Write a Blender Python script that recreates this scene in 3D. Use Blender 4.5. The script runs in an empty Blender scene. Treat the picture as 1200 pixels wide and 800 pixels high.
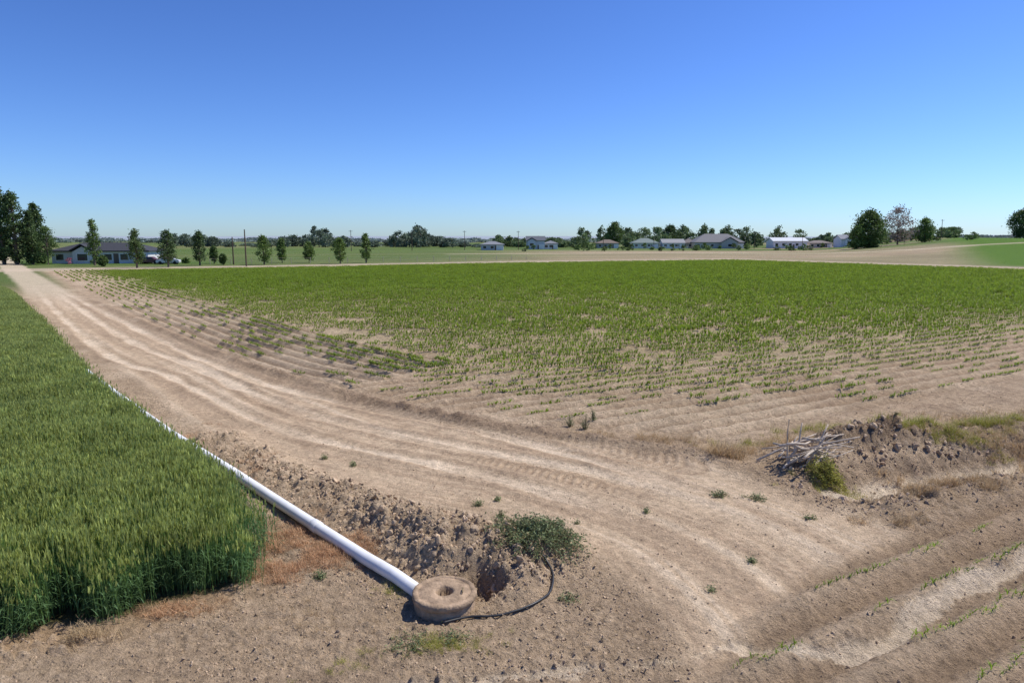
import bpy, math, random
import numpy as np
from mathutils import Vector, Matrix
random.seed(7); R=np.random.RandomState(11)
S=bpy.context.scene
COL=S.collection

# ------------------------------------------------------------ noise helpers
def _h(xi,yi,seed):
    h=(xi*374761393+yi*668265263+seed*1442695041)&0xffffffff
    h=((h^(h>>13))*1274126177)&0xffffffff
    h=h^(h>>16)
    return (h&0xffff)/65535.0
def vn(x,y,seed=0):
    xf=np.floor(x);yf=np.floor(y);xi=xf.astype(np.int64);yi=yf.astype(np.int64)
    u=x-xf;v=y-yf;u=u*u*(3-2*u);v=v*v*(3-2*v)
    a=_h(xi,yi,seed);b=_h(xi+1,yi,seed);c=_h(xi,yi+1,seed);d=_h(xi+1,yi+1,seed)
    return (a*(1-u)+b*u)*(1-v)+(c*(1-u)+d*u)*v
def fbm(x,y,f,o=4,seed=0,g=.5):
    s=0;a=1;t=0
    for i in range(o):
        s=s+a*vn(x*f+i*17.3,y*f-i*9.1,seed+i);t+=a;a*=g;f*=2.03
    return s/t
def worley(x,y,f,seed=0):
    x=x*f;y=y*f;xi=np.floor(x).astype(np.int64);yi=np.floor(y).astype(np.int64)
    best=np.full(x.shape,9.0);idv=np.zeros(x.shape)
    for i in (-1,0,1):
        for j in (-1,0,1):
            cx=xi+i+_h(xi+i,yi+j,seed);cy=yi+j+_h(xi+i,yi+j,seed+5)
            d=(x-cx)**2+(y-cy)**2
            m=d<best;best=np.where(m,d,best);idv=np.where(m,_h(xi+i,yi+j,seed+9),idv)
    return np.sqrt(best),idv
def ss(a,b,x):
    t=np.clip((x-a)/(b-a),0,1);return t*t*(3-2*t)
def smooth_line(P,n=6):
    P=[np.array(p,float) for p in P];out=[]
    Q=[2*P[0]-P[1]]+P+[2*P[-1]-P[-2]]
    for i in range(1,len(Q)-2):
        for k in range(n):
            t=k/n
            out.append(.5*((2*Q[i])+(-Q[i-1]+Q[i+1])*t+(2*Q[i-1]-5*Q[i]+4*Q[i+1]-Q[i+2])*t*t+(-Q[i-1]+3*Q[i]-3*Q[i+1]+Q[i+2])*t**3))
    out.append(P[-1]);return np.array(out)
def pdist(x,y,P):
    best=np.full(x.shape,1e9);side=np.ones(x.shape);sa=np.zeros(x.shape);acc=0
    for i in range(len(P)-1):
        ax,ay=P[i];bx,by=P[i+1];dx,dy=bx-ax,by-ay;L=math.hypot(dx,dy)
        if L<1e-6: continue
        t=np.clip(((x-ax)*dx+(y-ay)*dy)/(L*L),0,1)
        d=np.hypot(x-ax-t*dx,y-ay-t*dy);m=d<best
        best=np.where(m,d,best);sa=np.where(m,acc+t*L,sa)
        side=np.where(m,np.sign((x-ax)*dy-(y-ay)*dx),side);acc+=L
    return best,side,sa
def inside(x,y,P):
    r=np.zeros(x.shape,bool);n=len(P)
    for i in range(n):
        x1,y1=P[i];x2,y2=P[(i+1)%n]
        if y1==y2: continue
        c=((y1>y)!=(y2>y))&(x<(x2-x1)*(y-y1)/(y2-y1)+x1);r^=c
    return r
def sdpoly(x,y,P):
    d,_,_=pdist(x,y,list(P)+[P[0]])
    return np.where(inside(x,y,P),d,-d)

# ------------------------------------------------------------ site plan (metres)
WHEAT_EDGE=[(-48.6,64.7),(-42.7,58.3),(-23.7,34.7),(-16.1,25.0),(-9.9,17.7),(-6.5,13.9),(-4.55,11.5),(-4.05,10.3),(-4.35,9.5),(-5.6,8.75),(-6.68,8.3)]
WHEAT=[tuple(p) for p in smooth_line(WHEAT_EDGE,3)]+[(-9,7.4),(-15,5.5),(-24,13),(-40,36),(-58,64),(-66,86),(-62,82)]
ROAD_L=smooth_line([(-74.2,100.6),(-29.9,44.0),(-16.0,27.4),(-9.6,19.6),(-5.9,15.6),(-3.16,13.6),(-.64,12.2),(1.2,10.6),(1.9,9),(2.0,7),(1.5,3)],4)
ROAD_R=smooth_line([(-77.5,111.2),(-34.4,56.0),(-18.3,36.2),(-10.18,26.67),(-4.98,21.61),(-.96,18.56),(2.17,16.8),(4.6,15.4),(6.0,13.2),(7.6,10.6),(9,7),(9.5,3)],4)
TR=[smooth_line(p,4) for p in (
 [(-66.9,93.8),(-22.9,36.2),(-13.15,25.81),(-7.51,19.48),(-4.38,16.95),(-1.59,15.27),(.71,13.64),(2.3,12.3),(3.2,11.0)],
 [(-68.4,98.3),(-24.2,40.5),(-13.4,28.2),(-7.64,21.5),(-4.21,18.6),(-1.26,16.7),(1.35,15.1),(3.35,13.4),(4.7,11.8)],
 [(-51.7,76.6),(-22.0,39.7),(-11.92,27.58),(-7.22,22.9),(-2.5,19.48),(.44,17.09),(2.6,14.9),(4.6,13),(6.2,11.8)])]
TREAD=smooth_line([(-22.0,41.7),(-11.4,28.2),(-6.5,23),(-2.2,19.6),(.9,17.3),(4,15.2)],4)
FIELD_EDGE=smooth_line([(-74.8,111.2),(-36.1,60.0),(-19.5,38.6),(-10.52,27.58),(-4.26,22.22),(0,19.67)],5)
FIELD=[tuple(p) for p in FIELD_EDGE]+[(3.58,17.9),(5.6,17.4),(7.2,18.4),(10.2,20.1),(15.8,23.4),(60,49),(114,80),(90.2,120.8),(57,176.7),(3.9,156.9),(-49.4,128.2),(-78.9,117.5)]
ROWA=math.radians(29.7);RC,RS=math.cos(ROWA),math.sin(ROWA)
LOW=[(1.6,5.5),(2.2,7.4),(3.2,8.7),(4.6,10.0),(6.4,11.2),(9.3,12.9),(14,15.2),(30,24),(60,41),(70,20),(20,-6),(2,-4)]
RILL=smooth_line([(-3,7.0),(-1.2,7.3),(-.1,7.5),(1.03,7.7),(1.89,7.83),(2.86,8.2),(3.5,7.98),(4.23,7.99),(5.0,8.3),(5.74,8.95),(6.9,9.7),(8.3,10.41),(12,12.9)],4)
DITCH=smooth_line([(7.1,13.75),(8.26,14.45),(9.67,14.9),(12.14,15.7),(16,17.6),(30,25.3),(60,42.3)],4)
BANK=smooth_line([(6.9,15.6),(8.2,16.3),(9.6,16.6),(12,17.3),(16,19.3),(30,27.2),(60,44.3)],4)
ROUGHLINE=smooth_line([(-7.5,17.2),(-5.2,14.6),(-3.6,13.3),(-2.3,12.0),(-1.2,11.1),(.2,10.7)],4)
PIPE=[(-1.30,9.33),(-2.34,10.38),(-4.75,12.94),(-9.07,17.56),(-15.62,25.0),(-17.3,27.0)]
FAR_EDGE=[(-90,112),(-78.9,118.5),(-49.4,129.5),(3.9,158.2),(57,178.2)]

def lerp(a,b,t): return a+(b-a)*t[...,None]
C=lambda *c: np.array(c,float)
SOIL=C(.50,.365,.235);ROADC=C(.58,.435,.285);LIGHT=C(.76,.61,.435);DARK=C(.315,.22,.14);CRUST=C(.65,.50,.34)
GREEN=C(.13,.20,.022)
def bump2(x,y,cx,cy,rx,ry,a=0,p=2):
    c,s=math.cos(a),math.sin(a);u=((x-cx)*c+(y-cy)*s)/rx;v=(-(x-cx)*s+(y-cy)*c)/ry
    return np.exp(-(u*u+v*v)**(p/2))
def hill(x,y):
    return 5.4*ss(0,90,x-.42*y)*ss(170,330,np.hypot(x,y)) + 2.2*(fbm(x,y,.004,2,77)-.5)*ss(220,500,np.hypot(x,y))
def terrain(x,y,want_col=True):
    r=np.hypot(x,y);near=1-ss(45,80,r);vnear=1-ss(24,38,r)
    z=hill(x,y)
    n1=fbm(x,y,.5,4,1);n2=fbm(x,y,2.7,4,2);n3=fbm(x,y,10,4,3,.6)
    w1,id1=worley(x+.15*n2,y+.15*n3,2.6,21);w2,id2=worley(x+.2*n2,y,7.0,22);w3,id3=worley(x,y+.1*n2,14,23)
    # --- road coordinates
    dL,sL,aL=pdist(x,y,ROAD_L);dR,sR,aR=pdist(x,y,ROAD_R)
    dl=np.where(sL<0,dL,-dL);dr=np.where(sR>0,dR,-dR)
    wob=.35*(n1-.5)
    ld=sdpoly(x,y,LOW);inl=ss(-.2,.4,ld+wob)
    road=ss(-.25,.5,dl+wob)*ss(-.2,.6,dr+wob)*(1-.8*inl)
    z=z+near*(.10*(n1-.5)+.040*(n2-.5))+vnear*(.026+.032*(1-road))*(n3-.5)
    v=dl/(np.abs(dl)+np.abs(dr)+1e-6)
    W=np.clip(np.abs(dl)+np.abs(dr),1,9)
    lat=v*W+.25*(n1-.5)
    st=.45*vn(lat*2.2,aL*.05,31)+.3*vn(lat*5.5,aL*.08,32)+.25*vn(lat*13,aL*.2,33)
    col=np.broadcast_to(SOIL,x.shape+(3,)).copy()
    col=lerp(col,CRUST,ss(.45,.75,n1)*.7)
    col=lerp(col,DARK,ss(.50,.74,fbm(x,y,1.1,4,8))*.50)
    col=lerp(col,DARK,ss(.53,.72,n3)*.36*(1-.5*road))
    col=lerp(col,CRUST*1.12,ss(.45,.28,n3)*.30)
    # --- road bed
    col=lerp(col,ROADC,road*.75)
    col=lerp(col,LIGHT,road*ss(.52,.70,st)*.5)
    col=lerp(col,DARK*1.2,road*ss(.48,.28,st)*.50)
    pz_=fbm(x,y,3.2,4,35,.6);col=lerp(col,DARK*1.3,road*ss(.55,.70,pz_)*.40)
    z=z-road*near*.03+road*near*.018*(st-.5)
    ntr=np.zeros(x.shape)
    for i,T in enumerate(TR):
        d,sd,sa=pdist(x,y,T)
        d=d+.10*(vn(sa*.7,sa*0,40+i)-.5)*2+.05*(n3-.5)
        endf=1-ss(sa.max()-6,sa.max()-.5,sa)
        t=ss((.26,.40,.24)[i],.10,d)*endf
        berm=ss(.22,.36,d)*ss(.60,.42,d)*endf
        z=z-near*.028*t+near*.026*berm*(.4+1.2*n2)
        patchy=.35+.65*ss(.3,.6,fbm(sa,sd*d,.35,2,44+i))
        ntr=np.maximum(ntr,t*patchy)
        col=lerp(col,DARK*1.1,berm*.48*(.3+n2))
    col=lerp(col,LIGHT*1.0,ntr*.75)
    # lugged tractor tread marks beside the field
    for off,w_,per,sgn,rl,sd_ in (((0,0),.62,.24,1.6,(26,36),48),((-1.3,-1.7),.40,.2,-1.6,(22,30),49)):
        d,sd,sa=pdist(x,y,TREAD+np.array(off));lug=.5+.5*np.sin(2*math.pi*(sa/per+d*sgn))
        band=ss(w_,w_-.12,d)*(1-ss(rl[0],rl[1],r))*ss(0,2,sa)*(.35+.65*ss(.38,.52,fbm(x,y,.4,2,sd_)))*(1-inl)
        z=z-band*.02+band*.038*lug*(.4+n1)
        col=lerp(col,DARK*1.1,band*(.30+.36*(1-lug)))
    # ridge between road and field
    rd=np.abs(dr+.35+wob*.6);ridge=np.exp(-(rd/.26)**2)*near*ss(13.5,17,y)
    z=z+ridge*.13*(.3+1.4*n2);col=lerp(col,DARK*1.05,ridge*.65*(.3+n2))
    # --- corn field
    fd=sdpoly(x,y,FIELD);fe,fs,fa=pdist(x,y,FIELD_EDGE)
    inf=ss(-.2,.5,fd+wob)
    q=-x*RS+y*RC
    head=(fe<6.2)&(fa<FAMAX-7)&(fd>0)
    ph=np.where(head,(fe-.4)/.76,q/.76)
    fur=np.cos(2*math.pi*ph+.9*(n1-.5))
    fa_=inf*(1-ss(50,80,r))
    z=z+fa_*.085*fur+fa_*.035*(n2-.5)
    pat=fbm(x,y,.16,4,51)
    gcov=ss(0,14,fd+9*(pat-.5))
    col=lerp(col,SOIL*.92,inf*.4)
    col=lerp(col,CRUST*1.05,inf*ss(.52,.66,pat)*(1-gcov)*.75)
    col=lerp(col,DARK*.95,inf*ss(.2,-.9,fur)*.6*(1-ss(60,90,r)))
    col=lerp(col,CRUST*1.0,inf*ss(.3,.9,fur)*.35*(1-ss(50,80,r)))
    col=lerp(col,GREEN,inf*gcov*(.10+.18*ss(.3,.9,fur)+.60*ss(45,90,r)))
    # --- low field, right foreground
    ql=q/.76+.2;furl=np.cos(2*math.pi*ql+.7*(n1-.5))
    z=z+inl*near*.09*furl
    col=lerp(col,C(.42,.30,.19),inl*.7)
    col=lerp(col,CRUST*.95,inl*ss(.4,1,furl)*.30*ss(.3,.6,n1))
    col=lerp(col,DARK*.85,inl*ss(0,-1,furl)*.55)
    # --- eroded rill with pale crust
    d,_,sa=pdist(x,y,RILL);d=d+.16*(vn(sa*2.1,sa*0,61)-.5)+.16*(n3-.5)
    ww=.05+.08*vn(sa*.9,sa*0,62)
    t=ss(ww+.04,ww-.02,d);z=z-near*.045*t
    col=lerp(col,C(.76,.63,.47),t*.85)
    d2=ss(.28,.1,d);col=lerp(col,CRUST*1.05,d2*.25)
    # --- ditch and banks at right
    d,_,sa=pdist(x,y,DITCH);d=d+.22*(n1-.5)+.12*(n2-.5)
    t=ss(.95,.3,d)*ss(-.5,.8,sa);z=z-near*.48*t
    col=lerp(col,C(.74,.61,.45),ss(.62,.42,d)*.9)
    col=lerp(col,DARK*.8,ss(.5,.66,d)*ss(1.0,.8,d)*.6)
    ditchm=ss(1.0,.8,d)*ss(.5,.7,d)
    d,_,sa=pdist(x,y,BANK)
    bk=ss(1.3,.2,d+.5*(n1-.5));z=z+near*bk*(.08+.26*n1)
    col=lerp(col,DARK*.85,bk*.5)
    m=bump2(x,y,8.6,16.4,.75,.55,0,3)*.75+.7*bump2(x,y,9.6,16.6,.65,.5,0,3)+.55*bump2(x,y,7.8,16.1,.4,.35)+.45*bump2(x,y,10.8,16.9,.5,.4)
    z=z+m*.38*(.2+1.6*n2);col=lerp(col,C(.19,.125,.08),np.clip(m,0,1)*.8)
    fb,_,_=pdist(x,y,DITCH+np.array([.5,-1.25]))
    fbk=ss(.9,.1,fb+.4*(n1-.5));z=z+near*.16*fbk*(.3+n2)
    col=lerp(col,DARK*.9,fbk*.5*(.3+n2))
    # --- rough broken bank beside the pipe, excavation at the standpipe
    d,sd,sa=pdist(x,y,ROUGHLINE)
    rg=ss(1.15,.15,d+.9*(n1-.5)+.5*(n2-.5))
    z=z+vnear*rg*(.03+.18*n1)
    mnd=bump2(x,y,-1.0,10.85,1.0,.62,-.4)*.38+bump2(x,y,.42,10.8,.95,.65,.1)*.22+bump2(x,y,-2.3,12.0,1.0,.5,-.7)*.20+bump2(x,y,.05,9.75,.35,.45)*.16+bump2(x,y,-1.25,10.25,.5,.3,-.5)*.14
    mnd=mnd*(.65+.7*n2)
    z=z+mnd
    pitc=bump2(x,y,-.50,9.72,.40,.34,-.2,4)
    pit2=bump2(x,y,-1.75,10.2,.6,.22,-.75,3)
    z=z-.34*pitc-.10*pit2
    clear=1-np.clip(pdist(x,y,PIPE)[0]<.22,0,1)
    fgr=ss(.45,.62,fbm(x,y,.8,3,64))*ss(-1.0,-2.0,x)*ss(11,10,y)*.55+ss(.5,.65,fbm(x,y,.6,3,65))*ss(2,1,x)*ss(9.4,8.8,y)*.4
    mc=np.clip(m*1.3,0,1)
    cut=np.clip(rg+mnd*3.2+pitc+.6*bk+.95*mc+.6*fbk+.5*ditchm+fgr,0,1)*ss(.6,0,ntr)
    clod=(1-ss(.05,.62,w1))*(.1+.9*id1)*.15*(1-.6*np.clip(fgr*2,0,1))+(1-ss(.05,.65,w2))*id2*.075*(1+.8*mc)+(1-ss(.1,.6,w3))*id3*.030
    z=z+vnear*cut*clod*clear
    col=lerp(col,C(.60,.45,.30),cut*.5*(1-np.clip(m+bk,0,1)))
    col=lerp(col,DARK*.85,cut*ss(.45,.85,w1)*.30)
    col=lerp(col,DARK*.9,cut*ss(.48,.85,w2)*.32)
    col=lerp(col,CRUST*1.15,cut*ss(.35,.1,w2)*(id2>.4)*.5*(1-.7*mc))
    col=lerp(col,C(.34,.235,.15),pitc*.5)
    loose=np.clip(1-road*.8,0,1)*vnear*(1-ntr)
    z=z+loose*(1-ss(.1,.6,w2))*(id2>.6)*.036*(.2+n1)+loose*(1-ss(.1,.6,w3))*(id3>.5)*.019
    # --- foot of wheat: reddish dry grass litter
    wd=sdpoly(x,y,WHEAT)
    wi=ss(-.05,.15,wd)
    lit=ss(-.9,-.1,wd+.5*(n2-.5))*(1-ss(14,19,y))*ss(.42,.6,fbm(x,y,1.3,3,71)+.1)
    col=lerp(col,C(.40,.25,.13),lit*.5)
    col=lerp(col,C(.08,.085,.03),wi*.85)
    # --- farther country
    fdst,fsd,_=pdist(x,y,FAR_EDGE);beyond=ss(0,3,-fd)*ss(70,110,r)
    yy=y-.42*x
    strip=vn(yy*.028,x*.0035,81);strip2=vn(yy*.06,x*.006,82)
    fc=lerp(np.broadcast_to(C(.12,.165,.045),x.shape+(3,)).copy(),C(.40,.30,.19),ss(.42,.55,strip)*(.25+.6*ss(-60,100,x)))
    fc=lerp(fc,C(.09,.14,.03),ss(.58,.68,strip2)*.8)
    fc=lerp(fc,C(.36,.28,.175),ss(-40,40,x)*ss(345,290,r)*.75)
    fc=fc*(.72+.56*fbm(x,y*1.8,.06,5,84,.6))[...,None]
    col=lerp(col,fc,beyond)
    mid=beyond*ss(0,-40,x-.08*y)*ss(300,270,y)
    col=lerp(col,C(.11,.155,.04),mid*.65)
    rgt=beyond*ss(2,20,x-.60*y)*ss(150,175,r)*ss(900,600,r)
    col=lerp(col,C(.085,.17,.012),rgt*.97)
    lane=ss(4.2,2.4,np.abs(fdst-3.0))*ss(60,80,r)
    d,_,_=pdist(x,y,[(57,182),(96,121),(118,82),(170,20)]);lane2=ss(4.5,2.5,d)
    col=lerp(col,C(.50,.40,.28),np.clip(lane+lane2,0,1)*.85)
    d,_,_=pdist(x,y,[(-20,238),(60,262),(160,235),(230,190)]);col=lerp(col,C(.54,.44,.31),ss(5,2,d)*.8)
    yd=bump2(x,y,-90,150,34,13,0,4);col=lerp(col,C(.07,.14,.02),yd*.8)
    roadfar=road*ss(60,90,r);col=lerp(col,LIGHT*.82,roadfar*.8)
    rough=np.clip(1-.3*road,0,1)
    return z,np.clip(col,0,1),rough
FAMAX=float(np.hypot(*(FIELD_EDGE[1:]-FIELD_EDGE[:-1]).T).sum())
def gz(x,y):
    a=np.array([x],float);b=np.array([y],float);return float(terrain(a,b)[0][0])

# ------------------------------------------------------------ materials
def mat(name,base,rough=.8,var=.15,scale=8,bump=0,bscale=40,spec=.3,random_obj=0,attr=None,transl=0,metal=0):
    m=bpy.data.materials.new(name);m.use_nodes=True;n=m.node_tree;N=n.nodes;L=n.links
    b=N['Principled BSDF'];b.inputs['Roughness'].default_value=rough;b.inputs['Specular IOR Level'].default_value=spec;b.inputs['Metallic'].default_value=metal
    tc=N.new('ShaderNodeTexCoord');no=N.new('ShaderNodeTexNoise');no.inputs['Scale'].default_value=scale;no.inputs['Detail'].default_value=5
    L.new(tc.outputs['Object'],no.inputs['Vector'])
    mr=N.new('ShaderNodeMapRange');mr.inputs['From Min'].default_value=.25;mr.inputs['From Max'].default_value=.75
    mr.inputs['To Min'].default_value=1-var;mr.inputs['To Max'].default_value=1+var;L.new(no.outputs['Fac'],mr.inputs['Value'])
    mx=N.new('ShaderNodeVectorMath');mx.operation='SCALE'
    if attr:
        at=N.new('ShaderNodeAttribute');at.attribute_name=attr
        m2=N.new('ShaderNodeVectorMath');m2.operation='MULTIPLY';L.new(at.outputs['Color'],m2.inputs[0]);m2.inputs[1].default_value=base[:3];L.new(m2.outputs[0],mx.inputs[0])
    else: mx.inputs[0].default_value=base[:3]
    last=mr.outputs[0]
    if random_obj:
        oi=N.new('ShaderNodeObjectInfo');r2=N.new('ShaderNodeMapRange');r2.inputs['To Min'].default_value=1-random_obj;r2.inputs['To Max'].default_value=1+random_obj
        L.new(oi.outputs['Random'],r2.inputs['Value']);mu=N.new('ShaderNodeMath');mu.operation='MULTIPLY';L.new(last,mu.inputs[0]);L.new(r2.outputs[0],mu.inputs[1]);last=mu.outputs[0]
    L.new(last,mx.inputs['Scale']);L.new(mx.outputs[0],b.inputs['Base Color'])
    if bump:
        nb=N.new('ShaderNodeTexNoise');nb.inputs['Scale'].default_value=bscale;nb.inputs['Detail'].default_value=6;L.new(tc.outputs['Object'],nb.inputs['Vector'])
        bu=N.new('ShaderNodeBump');bu.inputs['Strength'].default_value=bump;bu.inputs['Distance'].default_value=.02;L.new(nb.outputs['Fac'],bu.inputs['Height']);L.new(bu.outputs[0],b.inputs['Normal'])
    if transl:
        tr=N.new('ShaderNodeBsdfTranslucent');L.new(mx.outputs[0],tr.inputs['Color']);ms=N.new('ShaderNodeMixShader');ms.inputs[0].default_value=transl
        L.new(b.outputs[0],ms.inputs[1]);L.new(tr.outputs[0],ms.inputs[2]);L.new(ms.outputs[0],N['Material Output'].inputs['Surface'])
    return m

# ------------------------------------------------------------ ground sheet
def build_ground():
    th=np.concatenate([np.arange(-72,-44,.4),np.arange(-44,44,.18),np.arange(44,72,.4),np.linspace(72,288,44,endpoint=False)])*math.pi/180
    rr=np.concatenate([[.4,1,2,3],4*1.03**np.arange(0,14)])
    r0=rr[-1]
    a=[];r=r0
    while r<64: r*=1.0033;a.append(r)
    while r<5200: r*=1.016 if r<500 else 1.05;a.append(r)
    rr=np.concatenate([rr,a]);nr,nt=len(rr),len(th)
    X=(rr[:,None]*np.sin(th)[None,:]).ravel();Y=(rr[:,None]*np.cos(th)[None,:]).ravel()
    Z,Cc,Rg=terrain(X,Y)
    co=np.stack([X,Y,Z],1);co=np.vstack([co,[[0,0,0]]])
    i=np.arange(nr-1)[:,None];j=np.arange(nt)[None,:];j2=(j+1)%nt
    q=np.stack([i*nt+j,i*nt+j2+0*i,(i+1)*nt+j2,(i+1)*nt+j],-1).reshape(-1,4)[:,::-1]
    c=nr*nt;jj=np.arange(nt);tri=np.stack([np.full(nt,c),(jj+1)%nt,jj],1)
    me=bpy.data.meshes.new('ground')
    me.vertices.add(len(co));me.vertices.foreach_set('co',co.ravel())
    nl=q.size+tri.size;me.loops.add(nl);me.loops.foreach_set('vertex_index',np.concatenate([q.ravel(),tri.ravel()]).astype(np.int32))
    npg=len(q)+len(tri);me.polygons.add(npg)
    st=np.concatenate([np.arange(len(q))*4,q.size+np.arange(len(tri))*3]).astype(np.int32)
    me.polygons.foreach_set('loop_start',st)
    me.polygons.foreach_set('use_smooth',np.ones(npg,bool))
    me.update(calc_edges=True);me.validate()
    ca=me.color_attributes.new('tint','FLOAT_COLOR','POINT')
    cc=np.ones((len(co),4));cc[:-1,:3]=Cc;cc[-1,:3]=SOIL;ca.data.foreach_set('color',cc.ravel())
    ra=me.attributes.new('loose','FLOAT','POINT');ra.data.foreach_set('value',np.append(Rg,1.0))
    ob=bpy.data.objects.new('ground',me);COL.objects.link(ob)
    m=bpy.data.materials.new('earth');m.use_nodes=True;N=m.node_tree.nodes;L=m.node_tree.links
    b=N['Principled BSDF'];b.inputs['Roughness'].default_value=.95;b.inputs['Specular IOR Level'].default_value=.12
    at=N.new('ShaderNodeAttribute');at.attribute_name='tint'
    lo=N.new('ShaderNodeAttribute');lo.attribute_name='loose'
    tc=N.new('ShaderNodeTexCoord')
    def noise(s,d=5,rg=.6):
        n=N.new('ShaderNodeTexNoise');n.inputs['Scale'].default_value=s;n.inputs['Detail'].default_value=d;n.inputs['Roughness'].default_value=rg;L.new(tc.outputs['Object'],n.inputs['Vector']);return n
    def mr(src,a,b_,c,d):
        n=N.new('ShaderNodeMapRange');n.inputs[1].default_value=a;n.inputs[2].default_value=b_;n.inputs[3].default_value=c;n.inputs[4].default_value=d;L.new(src,n.inputs[0]);return n.outputs[0]
    def mth(op,a,b_):
        n=N.new('ShaderNodeMath');n.operation=op
        for k,vv in enumerate((a,b_)):
            if isinstance(vv,(int,float)): n.inputs[k].default_value=vv
            else: L.new(vv,n.inputs[k])
        return n.outputs[0]
    nA=noise(.8,6,.65);nB=noise(6,7,.75);nC=noise(30,5,.75)
    f=mth('MULTIPLY',mr(nA.outputs[0],.3,.7,.88,1.12),mr(nB.outputs[0],.32,.68,.70,1.24))
    f=mth('MULTIPLY',f,mr(nC.outputs[0],.34,.66,.74,1.20))
    vo=N.new('ShaderNodeTexVoronoi');vo.inputs['Scale'].default_value=16;vo.inputs['Randomness'].default_value=1;L.new(tc.outputs['Object'],vo.inputs['Vector'])
    sel=N.new('ShaderNodeSeparateColor');L.new(vo.outputs['Color'],sel.inputs[0])
    peb=mth('MULTIPLY',mr(vo.outputs['Distance'],.12,.34,1,0),mr(sel.outputs[0],.6,.7,0,1))
    f=mth('MULTIPLY',f,mr(peb,0,1,1,.80))
    sc=N.new('ShaderNodeVectorMath');sc.operation='SCALE';L.new(at.outputs['Color'],sc.inputs[0]);L.new(f,sc.inputs['Scale'])
    L.new(sc.outputs[0],b.inputs['Base Color'])
    hgt=mth('ADD',mth('MULTIPLY',nB.outputs[0],1.0),mth('MULTIPLY',nC.outputs[0],.5))
    hgt=mth('ADD',hgt,mth('MULTIPLY',peb,.25))
    bu=N.new('ShaderNodeBump');bu.inputs['Distance'].default_value=.13
    L.new(mth('MULTIPLY',lo.outputs['Fac'],.95),bu.inputs['Strength']);L.new(hgt,bu.inputs['Height']);L.new(bu.outputs[0],b.inputs['Normal'])
    me.materials.append(m)
    return ob
build_ground()

# ------------------------------------------------------------ mesh helper
class MB:
    def __init__(s): s.v=[];s.f=[];s.m=[];s.c=[]
    def add(s,vs,fs,mi=0,c=(1,1,1)):
        o=len(s.v);s.v+=[tuple(p) for p in vs];s.f+=[tuple(i+o for i in f) for f in fs];s.m+=[mi]*len(fs);s.c+=[c]*len(vs)
    def box(s,cx,cy,cz,sx,sy,sz,mi=0,rz=0):
        c_,s_=math.cos(rz),math.sin(rz);vs=[]
        for dz in (-.5,.5):
            for dx,dy in ((-.5,-.5),(.5,-.5),(.5,.5),(-.5,.5)):
                a,b=dx*sx,dy*sy;vs.append((cx+a*c_-b*s_,cy+a*s_+b*c_,cz+dz*sz))
        s.add(vs,[(3,2,1,0),(4,5,6,7),(0,1,5,4),(1,2,6,5),(2,3,7,6),(3,0,4,7)],mi)
    def tube(s,P,rad,n=8,mi=0,cap=True,c=(1,1,1)):
        P=[Vector(p) for p in P];vs=[];fs=[]
        for i,p in enumerate(P):
            d=(P[min(i+1,len(P)-1)]-P[max(i-1,0)]).normalized();u=d.cross(Vector((0,0,1)))
            if u.length<.05: u=d.cross(Vector((0,1,0)))
            u.normalize();w=u.cross(d);r=rad[i] if hasattr(rad,'__len__') else rad
            for k in range(n):
                a=2*math.pi*k/n;vs.append(p+u*math.cos(a)*r+w*math.sin(a)*r)
        for i in range(len(P)-1):
            for k in range(n):
                fs.append((i*n+k,i*n+(k+1)%n,(i+1)*n+(k+1)%n,(i+1)*n+k))
        if cap: fs.append(tuple(range(n))[::-1]);fs.append(tuple((len(P)-1)*n+k for k in range(n)))
        s.add(vs,fs,mi,c)
    def obj(s,name,mats,loc=(0,0,0),parent=None,smooth=False,link=True,rz=0):
        me=bpy.data.meshes.new(name);me.from_pydata(s.v,[],s.f)
        for m in mats: me.materials.append(m)
        me.polygons.foreach_set('material_index',s.m)
        if smooth: me.polygons.foreach_set('use_smooth',[True]*len(s.f))
        ca=me.color_attributes.new('shade','FLOAT_COLOR','POINT')
        ca.data.foreach_set('color',np.array([list(c)+[1] for c in s.c],float).ravel())
        me.update()
        ob=bpy.data.objects.new(name,me);ob.location=loc;ob.rotation_euler=(0,0,rz)
        if link: COL.objects.link(ob)
        if parent: ob.parent=parent
        return ob
def empty(name,loc,rz=0):
    e=bpy.data.objects.new(name,None);e.location=loc;e.rotation_euler=(0,0,rz);COL.objects.link(e);return e

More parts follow.
